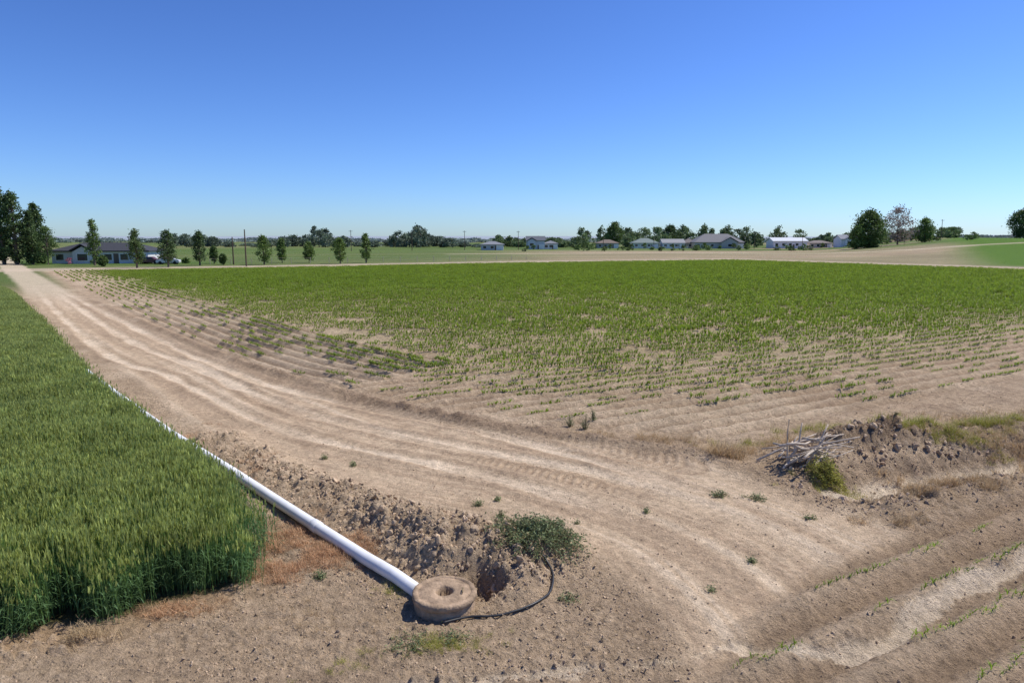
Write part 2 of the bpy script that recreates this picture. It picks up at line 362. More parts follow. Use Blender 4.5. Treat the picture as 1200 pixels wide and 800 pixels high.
# ------------------------------------------------------------ instancing helper
def scatter(name,protos,pts,rot,scl):
    n=len(pts);me=bpy.data.meshes.new(name);me.vertices.add(n);me.vertices.foreach_set('co',np.asarray(pts,float).ravel())
    a=me.attributes.new('rot','FLOAT_VECTOR','POINT');a.data.foreach_set('vector',np.asarray(rot,float).ravel())
    a=me.attributes.new('scl','FLOAT_VECTOR','POINT');a.data.foreach_set('vector',np.asarray(scl,float).ravel())
    a=me.attributes.new('pick','INT','POINT');a.data.foreach_set('value',R.randint(0,len(protos),n).astype(np.int32))
    ob=bpy.data.objects.new(name,me);COL.objects.link(ob)
    pc=bpy.data.collections.new(name+'_parts')
    for p in protos: pc.objects.link(p)
    ng=bpy.data.node_groups.new(name+'_spread','GeometryNodeTree')
    ng.interface.new_socket('Geometry',in_out='INPUT',socket_type='NodeSocketGeometry');ng.interface.new_socket('Geometry',in_out='OUTPUT',socket_type='NodeSocketGeometry')
    N=ng.nodes;L=ng.links;gi=N.new('NodeGroupInput');go=N.new('NodeGroupOutput');ip=N.new('GeometryNodeInstanceOnPoints')
    ci=N.new('GeometryNodeCollectionInfo');ci.inputs['Collection'].default_value=pc;ci.inputs['Separate Children'].default_value=True;ci.inputs['Reset Children'].default_value=True
    def na(nm,t):
        k=N.new('GeometryNodeInputNamedAttribute');k.data_type=t;k.inputs['Name'].default_value=nm;return k.outputs['Attribute']
    L.new(gi.outputs[0],ip.inputs['Points']);L.new(ci.outputs[0],ip.inputs['Instance']);ip.inputs['Pick Instance'].default_value=True
    L.new(na('pick','INT'),ip.inputs['Instance Index'])
    er=N.new('FunctionNodeEulerToRotation');L.new(na('rot','FLOAT_VECTOR'),er.inputs[0]);L.new(er.outputs[0],ip.inputs['Rotation'])
    L.new(na('scl','FLOAT_VECTOR'),ip.inputs['Scale']);L.new(ip.outputs[0],go.inputs[0])
    md=ob.modifiers.new('spread','NODES');md.node_group=ng
    return ob

# ------------------------------------------------------------ wheat
m_wl=mat('wheat_leaf',(.185,.28,.08),.6,.2,3,random_obj=.22,attr='shade',transl=.4)
m_wh=mat('wheat_head',(.39,.46,.15),.6,.2,3,random_obj=.22,attr='shade',transl=.4)
def blade(mb,x,y,z,ang,length,width,lean,droop,mi,c,seg=3):
    vs=[];fs=[];ca,sa=math.cos(ang),math.sin(ang);px,py=-sa,ca
    for i in range(seg+1):
        t=i/seg;h=length*(math.sin(t*1.25*(1-droop*.3))/1.0)*(1-droop*t*t*.9);o=length*(lean*t+droop*t*t*.7)
        w=width*(1-.85*t**1.6)*.5
        vs+=[(x+ca*o+px*w,y+sa*o+py*w,z+h),(x+ca*o-px*w,y+sa*o-py*w,z+h)]
    for i in range(seg): fs.append((2*i,2*i+1,2*i+3,2*i+2))
    mb.add(vs,fs,mi,c)
def wheat_clump(i):
    rd=random.Random(100+i);mb=MB()
    for k in range(30):
        x,y=rd.gauss(0,.12),rd.gauss(0,.12);h=rd.uniform(.70,.92);a=rd.uniform(0,6.28);lx,ly=rd.gauss(.03,.04),rd.gauss(0,.04)
        w=.004;c=rd.uniform(.72,1.2);sc=(c*.9,c,c)
        ca,sa=math.cos(a)*w,math.sin(a)*w
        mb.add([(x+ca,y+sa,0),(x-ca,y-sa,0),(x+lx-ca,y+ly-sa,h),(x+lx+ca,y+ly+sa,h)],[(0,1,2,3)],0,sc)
        for j in range(3):
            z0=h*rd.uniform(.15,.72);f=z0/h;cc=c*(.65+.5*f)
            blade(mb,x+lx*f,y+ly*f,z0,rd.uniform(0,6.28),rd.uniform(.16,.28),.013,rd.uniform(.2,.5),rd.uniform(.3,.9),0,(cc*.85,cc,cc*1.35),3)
        hx,hy=x+lx,y+ly;L_=rd.uniform(.07,.10);bend=rd.uniform(0,.035);ba=rd.uniform(0,6.28);tx,ty=hx+bend*math.cos(ba),hy+bend*math.sin(ba)
        hc=(c*1.05,c,c*.9)
        for aa in (a,a+1.57):
            ux,uy=math.cos(aa)*.0095,math.sin(aa)*.0095;mx_,my_=(hx+tx)/2,(hy+ty)/2
            mb.add([(hx,hy,h-.005),(mx_+ux,my_+uy,h+L_*.45),(tx,ty,h+L_),(mx_-ux,my_-uy,h+L_*.45)],[(0,1,2,3)],1,hc)
            mb.add([(hx+ux*.6,hy+uy*.6,h+L_*.3),(tx+ux*2.2,ty+uy*2.2,h+L_*1.75),(tx,ty,h+L_)],[(0,1,2)],1,hc)
    return mb.obj('wheat_clump',[m_wl,m_wh],link=False)
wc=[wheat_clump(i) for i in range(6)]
def sample(poly,dens,maxr=1e9,minr=0):
    P=np.array(poly);a=P.min(0);b=P.max(0);n=int((b-a).prod()*dens)
    p=R.rand(n,2)*(b-a)+a;r=np.hypot(p[:,0],p[:,1]);k=inside(p[:,0],p[:,1],poly)&(r<maxr)&(r>=minr);return p[k]
pw=np.vstack([sample(WHEAT,32,22),sample(WHEAT,20,200,22)])
pw=pw[pw[:,0]>-13-.78*np.maximum(pw[:,1]-8,0)]
zt,_,_=terrain(pw[:,0],pw[:,1]);n=len(pw)
hv=.80+.36*fbm(pw[:,0],pw[:,1],.6,3,91)
ed=sdpoly(pw[:,0],pw[:,1],WHEAT);hv*=.74+.26*ss(0,.5,ed)
kp=(ed>.35)|(R.rand(n)<.45+ed);pw,zt,hv=pw[kp],zt[kp],hv[kp];n=len(pw)
rw=np.hypot(pw[:,0],pw[:,1]);sp=1+.35*ss(22,30,rw)
lean=.12*(fbm(pw[:,0],pw[:,1],.35,2,93)-.5)*2
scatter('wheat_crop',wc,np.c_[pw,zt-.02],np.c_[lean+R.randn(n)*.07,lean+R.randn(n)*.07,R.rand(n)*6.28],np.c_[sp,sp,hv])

# ------------------------------------------------------------ corn rows
m_corn=mat('corn_leaf',(.24,.335,.028),.5,.15,3,random_obj=.2,attr='shade',transl=.42)
def corn_piece(i,nplants=8,L_=.80,nl=6,wd_=.038,sy=.035):
    rd=random.Random(300+i);mb=MB()
    for k in range(nplants):
        x=-L_/2+L_*(k+rd.uniform(.1,.9))/nplants;y=rd.gauss(0,sy);s=rd.uniform(.6,1.2);c=rd.uniform(.8,1.2)
        for j in range(nl):
            blade(mb,x,y,rd.uniform(0,.07)*s,rd.uniform(0,6.28),rd.uniform(.16,.27)*s,wd_*s,rd.uniform(.15,.5),rd.uniform(.2,.9),0,(c*rd.uniform(.9,1.1),c,c),3)
    return mb.obj('corn_piece',[m_corn],link=False)
cp=[corn_piece(i) for i in range(8)]
pts=[]
qs=np.arange(-5,175)*.76
for q in qs:
    s=np.arange(-120,190,.72)+R.rand()*.5
    pts.append(np.c_[s*RC-q*RS,s*RS+q*RC,np.full(len(s),ROWA)])
p=np.vstack(pts);fd=sdpoly(p[:,0],p[:,1],FIELD);fe,_,fa=pdist(p[:,0],p[:,1],FIELD_EDGE)
p=p[(fd>.3)&~((fe<6.2)&(fa<FAMAX-7))]
hd=[]
for j in range(8):
    off=.4+.76*j
    for i in range(len(FIELD_EDGE)-1):
        a=FIELD_EDGE[i];b=FIELD_EDGE[i+1];d=b-a;L_=np.hypot(*d)
        if L_<.1: continue
        d=d/L_;nn=np.array([-d[1],d[0]])
        for s in np.arange(0,L_,.70):
            q_=a+d*s+nn*off;hd.append((q_[0],q_[1],math.atan2(d[1],d[0])))
hd=np.array(hd);_,_,fa=pdist(hd[:,0],hd[:,1],FIELD_EDGE);hd=hd[inside(hd[:,0],hd[:,1],FIELD)&(fa<FAMAX-7)]
p=np.vstack([p,hd])
fd=sdpoly(p[:,0],p[:,1],FIELD);pat=fbm(p[:,0],p[:,1],.16,4,51);pat2=fbm(p[:,0],p[:,1],.6,3,52)
prob=(.36+.64*ss(0,6,fd+5*(pat-.5)))*(1-.85*ss(.54,.62,pat)*(1-ss(5,11,fd)))*ss(.18,.36,pat2)
p=p[R.rand(len(p))<np.clip(prob,0,.985)]
r=np.hypot(p[:,0],p[:,1]);fd=sdpoly(p[:,0],p[:,1],FIELD)
pf=fbm(p[:,0],p[:,1],.25,3,57)
sc=(.62+.78*ss(0,20,fd+4*(pf-.5)))*(.85+.3*R.rand(len(p)))*(.72+.56*pf)*(1+.3*ss(50,90,r))
zt,_,_=terrain(p[:,0],p[:,1])
fl=R.randint(0,2,len(p))*math.pi
scatter('corn_crop',cp,np.c_[p[:,:2]+R.randn(len(p),2)*.03,zt],np.c_[np.zeros(len(p)),np.zeros(len(p)),p[:,2]+fl],np.c_[np.ones(len(p)),sc,sc])
# seedlings in the low field
pts=[]
for q in np.arange(-30,40):
    qq=(q-.2)*.76;s=np.arange(0,70,.38)+R.rand()*.4
    pts.append(np.c_[s*RC-qq*RS,s*RS+qq*RC,np.full(len(s),ROWA)])
p=np.vstack(pts);ld=sdpoly(p[:,0],p[:,1],LOW);p=p[(ld>.35)&(R.rand(len(p))<.8*ss(.30,.48,fbm(p[:,0],p[:,1],.5,3,56)))]
zt,_,_=terrain(p[:,0],p[:,1]);n=len(p);sc=.22+.28*R.rand(n)
cp2=[corn_piece(20+i,7,1.0,4,.03,.05) for i in range(4)]
scatter('seedling_rows',cp2,np.c_[p[:,:2]+R.randn(n,2)*.03,zt],np.c_[np.zeros(n),np.zeros(n),p[:,2]],np.c_[.45+.0*sc,sc,sc])

# ------------------------------------------------------------ clods and stones
m_clod=mat('clod_earth',(.52,.385,.255),.95,.25,9,.6,30,spec=.1,random_obj=.34)
def clod(i):
    import bmesh
    bm=bmesh.new();bmesh.ops.create_icosphere(bm,subdivisions=2,radius=1);rd=random.Random(500+i);k=[Vector((rd.gauss(0,1),rd.gauss(0,1),rd.gauss(0,1))).normalized() for _ in range(7)]
    for v in bm.verts:
        o=v.co.copy().normalized();f=1
        for a in k:
            d=o.dot(a)
            if d>.55: f-=(d-.55)*.75
        v.co=o*f*(1+rd.uniform(-.09,.09));v.co.z*=.7
    me=bpy.data.meshes.new('clod');bm.to_mesh(me);bm.free();me.materials.append(m_clod)
    return bpy.data.objects.new('clod',me)
cl=[clod(i) for i in range(6)]
n=150000;th=(R.rand(n)-.5)*2*1.0;rr=6.5*np.exp(R.rand(n)*math.log(32/6.5))
x=rr*np.sin(th);y=rr*np.cos(th)
dL,sL,_=pdist(x,y,ROAD_L);dR,sR,_=pdist(x,y,ROAD_R);dl=np.where(sL<0,dL,-dL);dr=np.where(sR>0,dR,-dR);road=ss(-.1,.4,dl)*ss(-.1,.4,dr)
dg,_,_=pdist(x,y,ROUGHLINE);rg=ss(1.4,.2,dg)+bump2(x,y,-.7,10.4,1.5,1.1);db,_,_=pdist(x,y,BANK);dd,_,_=pdist(x,y,DITCH)
mh=bump2(x,y,9,16.4,1.6,.8,0,4)
rg=np.clip(rg+ss(1.3,.2,db)+ss(1.9,.9,dd)*ss(.5,.8,dd),0,1)
rid=np.exp(-(np.abs(dr+.35)/.35)**2)*ss(13.5,17,y)
wdd=sdpoly(x,y,WHEAT);dp,_,_=pdist(x,y,PIPE);dst=np.hypot(x+.97,y-9.13)
cln=ss(.35,.6,fbm(x,y,.9,3,58))
pr=np.clip((.06+.26*cln+.75*rg+.6*rid+mh)*(1-.85*road),.03,1)*(wdd<0)*(dp>.16)*(dst>.5)
k=R.rand(n)<pr;x,y,rg,mh=x[k],y[k],rg[k],mh[k];n=len(x);zt,_,_=terrain(x,y)
sz=(.008+.020*R.rand(n)**2.5)*(1+(2.6*rg+2.5*mh)*R.rand(n)**3)
scatter('dirt_clods',cl,np.c_[x,y,zt+sz*.15],R.rand(n,3)*6.28,np.c_[sz,sz*(.7+.5*R.rand(n)),sz])

# ------------------------------------------------------------ weeds & dry grass
m_weed=mat('weed_leaf',(.21,.25,.11),.6,.2,9,random_obj=.1,attr='shade',transl=.3)
m_yel=mat('yellow_weed',(.36,.35,.07),.7,.2,9,attr='shade',transl=.3)
m_dry=mat('dry_grass',(.60,.44,.25),.8,.2,9,random_obj=.2,attr='shade',transl=.25)
m_stem=mat('stem',(.22,.17,.09),.8,.2,20)
def bush(name,x,y,rx,ry,h,nst,nl,lsz,m,seed):
    rd=random.Random(seed);mb=MB();z0=gz(x,y)
    for i in range(nst):
        a=rd.uniform(0,6.28);e=rd.random()**.6;tx,ty=math.cos(a)*rx*e,math.sin(a)*ry*e;th_=h*(1-e*e*.75)*rd.uniform(.45,1.2)
        ox,oy=tx*.3,ty*.3
        P=[];zb=gz(x+tx*.8,y+ty*.8)-z0
        for k in range(4):
            t=k/3;P.append((ox+(tx-ox)*t,oy+(ty-oy)*t,zb*t+th_*math.sin(t*1.45)))
        mb.tube(P,[.008,.006,.004,.002],4,1,False)
        c0=rd.uniform(.6,1.35)
        for k in range(nl):
            t=rd.uniform(.25,1.05);j=min(2,int(t*3));f=t*3-j
            q=[P[j][d]+(P[j+1][d]-P[j][d])*f+rd.gauss(0,.035) for d in range(3)]
            u=Vector((rd.gauss(0,1),rd.gauss(0,1),rd.gauss(0,.6))).normalized();w=u.cross(Vector((rd.gauss(0,1),rd.gauss(0,1),rd.gauss(0,1)))).normalized()
            s=lsz*rd.uniform(.6,1.3);q=Vector(q);c=c0*rd.uniform(.8,1.2)
            mb.add([q-u*s,q+w*s*.38,q+u*s,q-w*s*.38],[(0,1,2,3)],0,(c,c,c))
    return mb.obj(name,[m,m_stem],(x,y,z0-.01))
bush('weed_bush',.40,10.66,.92,.76,.24,210,26,.028,m_weed,1)
for (x_,y_,r_,h_,s_) in [(4.26,13.4,.24,.10,2),(4.93,13.25,.28,.08,3),(1.63,18.6,.14,.42,4),(2.02,18.3,.14,.38,5),(2.3,18.9,.12,.3,25),(-.68,12.94,.12,.10,6),(.81,9.3,.20,.06,7),(3.91,10.5,.09,.08,8),(-1.28,8.15,.42,.07,9),(-.75,8.3,.3,.06,10),(-.2,12.4,.1,.09,11),(2.6,12.6,.07,.06,12),(-4.5,15.8,.1,.1,13),(-3.7,15.3,.08,.1,14),(-3.0,9.9,.15,.1,15),(-.3,13.2,.08,.08,16),(1.2,12.1,.07,.05,17),(5.6,12.2,.12,.07,18),(3,9.6,.06,.05,19)]:
    bush('weed_plant',x_,y_,r_,r_*.8,h_,max(12,int(110*r_+8)),12,.019,m_weed,s_*7)
bush('tumbleweed',6.95,14.45,.50,.38,.5,130,26,.024,m_yel,41)
def tuft(i,m,L_=.25,nb=26,sp_=.06):
    rd=random.Random(700+i);mb=MB()
    for k in range(nb):
        c=rd.uniform(.65,1.25);blade(mb,rd.gauss(0,sp_),rd.gauss(0,sp_),0,rd.uniform(0,6.28),L_*rd.uniform(.5,1.1),.007,rd.uniform(.2,.8),rd.uniform(0,.5),0,(c,c,c),2)
    return mb.obj('tuft',[m],link=False)
def tufts(name,protos,spots,thr=.42):
    P=[]
    for (x_,y_,rx,ry,n_,s_) in spots:
        for k in range(n_): P.append((x_+R.randn()*rx,y_+R.randn()*ry,s_*(.6+.7*R.rand())))
    P=np.array(P);k=(sdpoly(P[:,0],P[:,1],WHEAT)<.05)&(fbm(P[:,0],P[:,1],1.6,3,59)>thr);P=P[k];zt,_,_=terrain(P[:,0],P[:,1]);n=len(P)
    scatter(name,protos,np.c_[P[:,:2],zt-.01],np.c_[R.randn(n)*.15,R.randn(n)*.15,R.rand(n)*6.28],np.c_[P[:,2],P[:,2],P[:,2]])
m_red=mat('red_dry_grass',(.58,.36,.20),.8,.2,9,random_obj=.3,attr='shade',transl=.25)
tufts('dry_red_grass',[tuft(i,m_red,.16,20,.07) for i in range(3)],[(-3.3,10.6,.45,.28,420,.7),(-3.8,10.1,.25,.3,200,.75),(-4.9,9.0,.4,.15,140,.7),(-4.0,11.4,.25,.5,200,.8),(-6.0,13.7,.25,.8,120,.7),(-2.8,10.9,.35,.25,220,.7),(-8.6,16.8,.2,.9,60,.7)],.38)
tufts('dry_grass',[tuft(i+5,m_dry,.28,26,.07) for i in range(3)],[(5.16,15.95,.18,.16,110,1.15),(4.2,17.1,.35,.15,60,.7),(6.9,12.0,.3,.12,70,.6),(11.3,15.0,1.0,.16,260,.9),(14,16.6,1.5,.4,300,.9),(8.0,13.3,.6,.2,120,.7),(12.2,17.6,1.6,.4,300,.8),(9.5,13.7,.6,.2,110,.8),(-5.6,8.3,.15,.08,26,.7),(3.4,17.6,.4,.2,50,.6),(6.1,16.3,.3,.2,60,.8),(16,19.5,2,.5,260,.9),(2.2,17.9,.9,.15,50,.5),(7.4,16.9,.7,.25,120,.7),(-2.6,8.9,.5,.25,40,.35)])
tufts('yellow_green_weeds',[tuft(i+9,m_yel,.22,26,.09) for i in range(3)],[(10.4,17.3,.7,.4,300,.95),(12.5,18.0,1.1,.4,420,1),(9.2,18.0,1.1,.35,140,.8),(6.8,14.3,.5,.2,80,.7),(-1.1,8.15,.45,.12,130,.4),(-2.3,7.8,.3,.12,50,.35),(5.6,16.8,.5,.2,60,.7),(-1.7,9.6,.2,.15,40,.4),(11,16.5,.8,.2,140,.7)])

# ------------------------------------------------------------ pipe
m_pvc=mat('white_pvc',(.80,.80,.79),.42,.12,3,spec=.4)
pc_=[Vector((a,b,0)) for a,b in PIPE];dense=[]
for i in range(len(pc_)-1):
    L_=(pc_[i+1]-pc_[i]).length;k=max(2,int(L_/1.0))
    for j in range(k): dense.append(pc_[i].lerp(pc_[i+1],j/k))
dense.append(pc_[-1])
pz=np.array([min(gz(p.x,p.y),.1) for p in dense]);kk=np.ones(5)/5;pzs=np.convolve(np.pad(pz,2,mode='edge'),kk,'valid')
for p,z_ in zip(dense,pzs): p.z=z_+.095
dense[0].z=.05
mb=MB();mb.tube(dense,.104,20,0)
acc=0;nxt=3.2
for i in range(len(dense)-1):
    L_=(dense[i+1]-dense[i]).length
    while nxt<acc+L_:
        t=(nxt-acc)/L_;c=dense[i].lerp(dense[i+1],t);d=(dense[i+1]-dense[i]).normalized()
        mb.tube([c-d*.10,c-d*.09,c+d*.09,c+d*.10],[.106,.114,.114,.106],20,0);nxt+=6.1
    acc+=L_
mb.obj('white_irrigation_pipe',[m_pvc],smooth=True)

# ------------------------------------------------------------ concrete standpipe
m_con=mat('weathered_concrete',(.35,.25,.165),.9,.5,6,1.0,22,spec=.15)
m_blk=mat('painted_hole_dark',(.03,.025,.02),.9,.1)  # near-black colour standing in for the darkness inside the lid hole
def lathe(mb,prof,n=48,mi=0,wob=0,seed=0):
    rd=random.Random(seed);vs=[];fs=[];w=[1+rd.uniform(-wob,wob) for _ in range(n)]
    for (r_,z_) in prof:
        for k in range(n):
            a=2*math.pi*k/n;vs.append((r_*w[k]*math.cos(a),r_*w[k]*math.sin(a),z_+rd.uniform(-wob,wob)*.3))
    for i in range(len(prof)-1):
        for k in range(n): fs.append((i*n+k,i*n+(k+1)%n,(i+1)*n+(k+1)%n,(i+1)*n+k))
    mb.add(vs,fs,mi)
e=empty('concrete_standpipe',(-.97,9.13,-.08))
mb=MB();lathe(mb,[(.45,-.55),(.44,.0),(.43,.10),(.425,.20),(.40,.235)],56,0,.016,1);mb.obj('barrel',[m_con],parent=e,smooth=True)
mb=MB();lathe(mb,[(.42,.225),(.445,.22),(.46,.235),(.46,.29),(.445,.31),(.40,.318),(.385,.308),(.375,.300),(.36,.306),(.26,.312),(.16,.318),(.125,.30),(.12,.12),(.001,.12)],56,0,.018,2)
mb.obj('lid_ring',[m_con],parent=e,smooth=True)
mb=MB();lathe(mb,[(.118,.13),(.001,.131)],32,0);mb.obj('hole_dark_disc',[m_blk],parent=e)  # flat disc on the hole floor, painted dark in place of real depth
mb=MB();mb.tube([(.26,-.10,.30),(.27,-.10,.35),(.27,.02,.35),(.26,.02,.30)],.008,6,0);mb.obj('lift_handle',[m_stem],parent=e)

# ------------------------------------------------------------ hose
m_rub=mat('black_rubber',(.018,.018,.02),.45,.1,5,spec=.5)
hp=smooth_line([(.45,10.25),(.58,10.05),(.63,9.8),(.54,9.40),(.30,9.08),(-.05,8.88),(-.35,8.80),(-.62,8.78),(-.95,8.62)],8)
hz=[max(gz(a,b),-.02)+.02 for a,b in hp];hz=np.convolve(np.pad(hz,4,mode='edge'),np.ones(9)/9,'valid')+.010
mb=MB();mb.tube([(a,b,c) for (a,b),c in zip(hp,hz)],.018,10,0);mb.obj('black_hose',[m_rub],smooth=True)

# ------------------------------------------------------------ stick pile
m_stk=mat('weathered_wood',(.54,.45,.35),.85,.25,12,.4,60)
mb=MB();rd=random.Random(5)
def stick(a,b,r0):
    a=Vector(a);b=Vector(b);P=[a.lerp(b,t)+Vector((rd.gauss(0,.018),rd.gauss(0,.018),rd.gauss(0,.014))) for t in (0,.25,.5,.75,1)]
    mb.tube(P,[r0*(1-.45*t) for t in (0,.25,.5,.75,1)],6,0)
for i in range(34):
    a=rd.uniform(-.7,.9);cx,cy=rd.gauss(0,.28),rd.gauss(0,.2);L_=rd.uniform(.6,1.4);zc=.06+rd.random()*.42;til=rd.uniform(-.25,.5)
    dx,dy=math.cos(a)*L_/2,math.sin(a)*L_/2
    stick((cx-dx,cy-dy,zc-til*L_/2),(cx+dx,cy+dy,zc+til*L_/2),rd.uniform(.012,.034))
for (a,b) in [((-.50,-.1,-.1),(-.53,-.12,.98)),((-.3,.0,0),(-.12,.1,.85)),((-.5,-.2,0),(-.3,-.1,.62)),((.1,-.1,0),(.5,.15,.82)),((-.1,-.2,0),(.36,-.1,.7))]: stick(a,b,.028)
mb.obj('stick_pile',[m_stk],(6.75,15.05,gz(6.75,15.05)),smooth=True)

# ------------------------------------------------------------ trees
m_bark=mat('bark',(.16,.12,.09),.9,.2,6)
m_leafA=mat('tree_leaf',(.12,.18,.05),.6,.15,2,attr='shade',transl=.3)
m_leafB=mat('tree_leaf_light',(.155,.23,.055),.6,.15,2,attr='shade',transl=.3)
m_leafD=mat('tree_leaf_dark',(.09,.14,.045),.6,.15,2,attr='shade',transl=.25)
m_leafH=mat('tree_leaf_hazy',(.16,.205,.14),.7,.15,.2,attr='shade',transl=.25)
m_leafM=mat('tree_leaf_mid_hazy',(.145,.20,.085),.7,.15,.2,attr='shade',transl=.25)  # greyed green, some distance haze mixed into the leaf colour
m_leafF=mat('tree_leaf_far_hazy',(.23,.28,.25),.8,.1,.2,attr='shade',transl=.3)  # paler still: haze at the horizon painted into the leaf colour
m_leafP=mat('tree_leaf_plum',(.34,.27,.23),.7,.15,2,attr='shade',transl=.2)
def prof(kind,t):
    if kind=='poplar': return (min(1,t/.12)**.5)*(1-t**3.2)**.8*.95+.05
    if kind=='cone': return max(.06,(1-t)**.75*min(1,t/.1))
    if kind=='round': return max(.05,math.sin(math.pi*min(1,t*.92+.08))**.6)
    return max(.05,math.sin(math.pi*(t**.8*.9+.08))**.75)
def tree_into(mb,x,y,z,h,w,kind,seed,ncl=60,nlf=26,ls=.22,base=.18,light=1):
    rd=random.Random(seed);tr=h*.022+.04
    P=[(x,y,z-.2)];cx,cy=x,y
    for k in range(1,6):
        cx+=rd.gauss(0,w*.015);cy+=rd.gauss(0,w*.015);P.append((cx,cy,z+h*.92*k/5))
    mb.tube(P,[tr,tr*.8,tr*.62,tr*.42,tr*.25,tr*.06],7,1,False)
    lob=[(rd.uniform(0,6.28),rd.uniform(.1,.9),rd.uniform(-.35,.3)) for _ in range(6)]
    for i in range(ncl):
        t=rd.random()**.9;a=rd.uniform(0,6.28);pr=prof(kind,t)*w/2
        for (la,lt,lv) in lob:
            pr*=1+lv*max(0,math.cos(a-la))*math.exp(-((t-lt)/.25)**2)
        e=rd.uniform(.2,1)**.7;r_=pr*e*.92;zc=z+h*(base+(1-base)*t*.96)
        c=Vector((x+math.cos(a)*r_,y+math.sin(a)*r_,zc))
        if i%2==0:
            zb=z+h*(base*.7+(1-base)*t*.75);f=(zb-z)/(h*.92)*5;j=min(4,int(f));b=Vector(P[j]).lerp(Vector(P[j+1]),f-j)
            mb.tube([b,b.lerp(c,.5)+Vector((0,0,-.04*h*.3)),c],[tr*.32*(1-t*.6),tr*.2*(1-t*.6),tr*.05],4,1,False)
        cr=w*.085*rd.uniform(.7,1.4)+ls*.3;sh=rd.uniform(.6,1.35)*light
        for k in range(nlf):
            q=c+Vector((rd.gauss(0,cr*.62),rd.gauss(0,cr*.62),rd.gauss(0,min(cr,h*.12)*.5)))
            u=Vector((rd.gauss(0,1),rd.gauss(0,1),rd.gauss(0,1))).normalized();v_=u.orthogonal().normalized();v_.rotate(Matrix.Rotation(rd.uniform(0,6.28),3,u))
            s=ls*rd.uniform(.5,1.1);w2=u.cross(v_);cc=sh*rd.uniform(.8,1.2)
            mb.add([q-v_*s*.6,q+w2*s*.4,q+v_*s*.6,q-w2*s*.4],[(0,1,2,3)],0,(cc,cc,cc))
def tree(name,x,y,h,w,kind,lm,seed,**kw):
    mb=MB();tree_into(mb,0,0,0,h,w,kind,seed,**kw);return mb.obj(name,[lm,m_bark],(x,y,gz(x,y)))
for i,(x_,y_,h_,w_) in enumerate([(-107.5,143,16.8,4.4),(-104.6,141.5,15.9,4.6),(-101.6,141,15.2,4.4),(-99.4,142.5,11.0,3.8),(-110.5,145,15.4,4.4),(-102,148,13,4.4)]):
    tree('poplar_tree',x_,y_,h_,w_,'poplar',m_leafD,900+i,ncl=190,nlf=26,ls=.40,base=.04)
tl=[(-95.3,141.1,7.9,4.0,'round',m_leafA),(-83,136.6,9.4,3.6,'cone',m_leafB),(-68.0,124.4,7.1,3.8,'cone',m_leafA),(-64.2,128.2,6.9,3.7,'oval',m_leafD),(-62.1,136.6,6.8,3.3,'oval',m_leafD),(-63.3,146,3.8,1.8,'oval',m_leafA),(-50.9,141.1,6.0,3.2,'oval',m_leafB),(-50.6,151.3,5.3,2.3,'oval',m_leafB),(-44.7,151.3,4.5,2.9,'round',m_leafB),(-36.5,146,5.4,3.1,'round',m_leafB),(-32.1,151.3,6.4,2.8,'oval',m_leafB),(-78,131,2.0,1.6,'round',m_leafA),(-58.5,139,2.2,1.4,'round',m_leafA)]
for i,(x_,y_,h_,w_,k_,m_) in enumerate(tl):
    tree('shade_tree',x_,y_,h_,w_,k_,m_,950+i,ncl=100,nlf=28,ls=.27,base=.14)
tree('broad_tree',157.3,303.7,16.4,15,'round',m_leafA,1001,ncl=260,nlf=32,ls=.75,base=.04)
tree('broad_tree',150,300,9.5,8,'round',m_leafB,1005,ncl=110,nlf=30,ls=.65,base=.03)
tree('plum_tree',180,322,17,16,'round',m_leafP,1002,ncl=140,nlf=20,ls=.65,base=.1)
tree('broad_tree',190,318,11,9,'round',m_leafB,1003,ncl=120,nlf=28,ls=.65,base=.05)
tree('broad_tree',232,315,13,12,'round',m_leafD,1004,ncl=200,nlf=28,ls=.65,base=.08)
tree('broad_tree',63.3,425.8,15,12.5,'round',m_leafA,1006,ncl=190,nlf=28,ls=.85,base=.05)
tree('broad_tree',101,440,13.5,11,'round',m_leafD,1007,ncl=170,nlf=28,ls=.85,base=.05)
def treeline(name,specs,m,ls,ncl,nlf,seed):
    mb=MB();rd=random.Random(seed)
    for i,(x_,y_,h_,w_) in enumerate(specs): tree_into(mb,x_,y_,gz(x_,y_),h_,w_,rd.choice(['round','oval','round']),seed+i,ncl=ncl,nlf=nlf,ls=ls,base=.03,light=rd.uniform(.7,1.3))
    return mb.obj(name,[m,m_bark])
rd=random.Random(77);sp=[]
for i in range(80):
    u=rd.uniform(-.50,-.03);Y_=rd.uniform(400,470);g=.75+.5*math.sin(u*37)
    sp.append((u*Y_,Y_,rd.uniform(4.5,9.5)*g*(1.2 if -.3<u<-.12 else .75),rd.uniform(6,12)))
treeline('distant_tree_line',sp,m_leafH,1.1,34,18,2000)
sp=[]
for i in range(110):
    u=rd.uniform(-.02,.66);Y_=rd.uniform(400,540)
    sp.append((u*Y_,Y_,rd.uniform(5,12)*(1.2 if .1<u<.42 else .65),rd.uniform(7,13)))
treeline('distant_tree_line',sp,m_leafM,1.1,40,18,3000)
sp=[]
for i in range(260):
    u=rd.uniform(-1.0,1.0);Y_=rd.uniform(900,1500);sp.append((u*Y_,Y_,rd.uniform(4,7),rd.uniform(30,60)))
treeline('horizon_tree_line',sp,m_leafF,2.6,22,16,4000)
sp=[]
for i in range(70):
    u=rd.uniform(0.02,.68);Y_=rd.uniform(290,395);sp.append((u*Y_,Y_,rd.uniform(1.2,3.6),rd.uniform(2,5)))
for i in range(16): sp.append((rd.uniform(-105,-70),rd.uniform(146,149),rd.uniform(.8,1.6),rd.uniform(1.5,2.6)))
treeline('shrubs',sp,m_leafA,.5,16,16,5000)

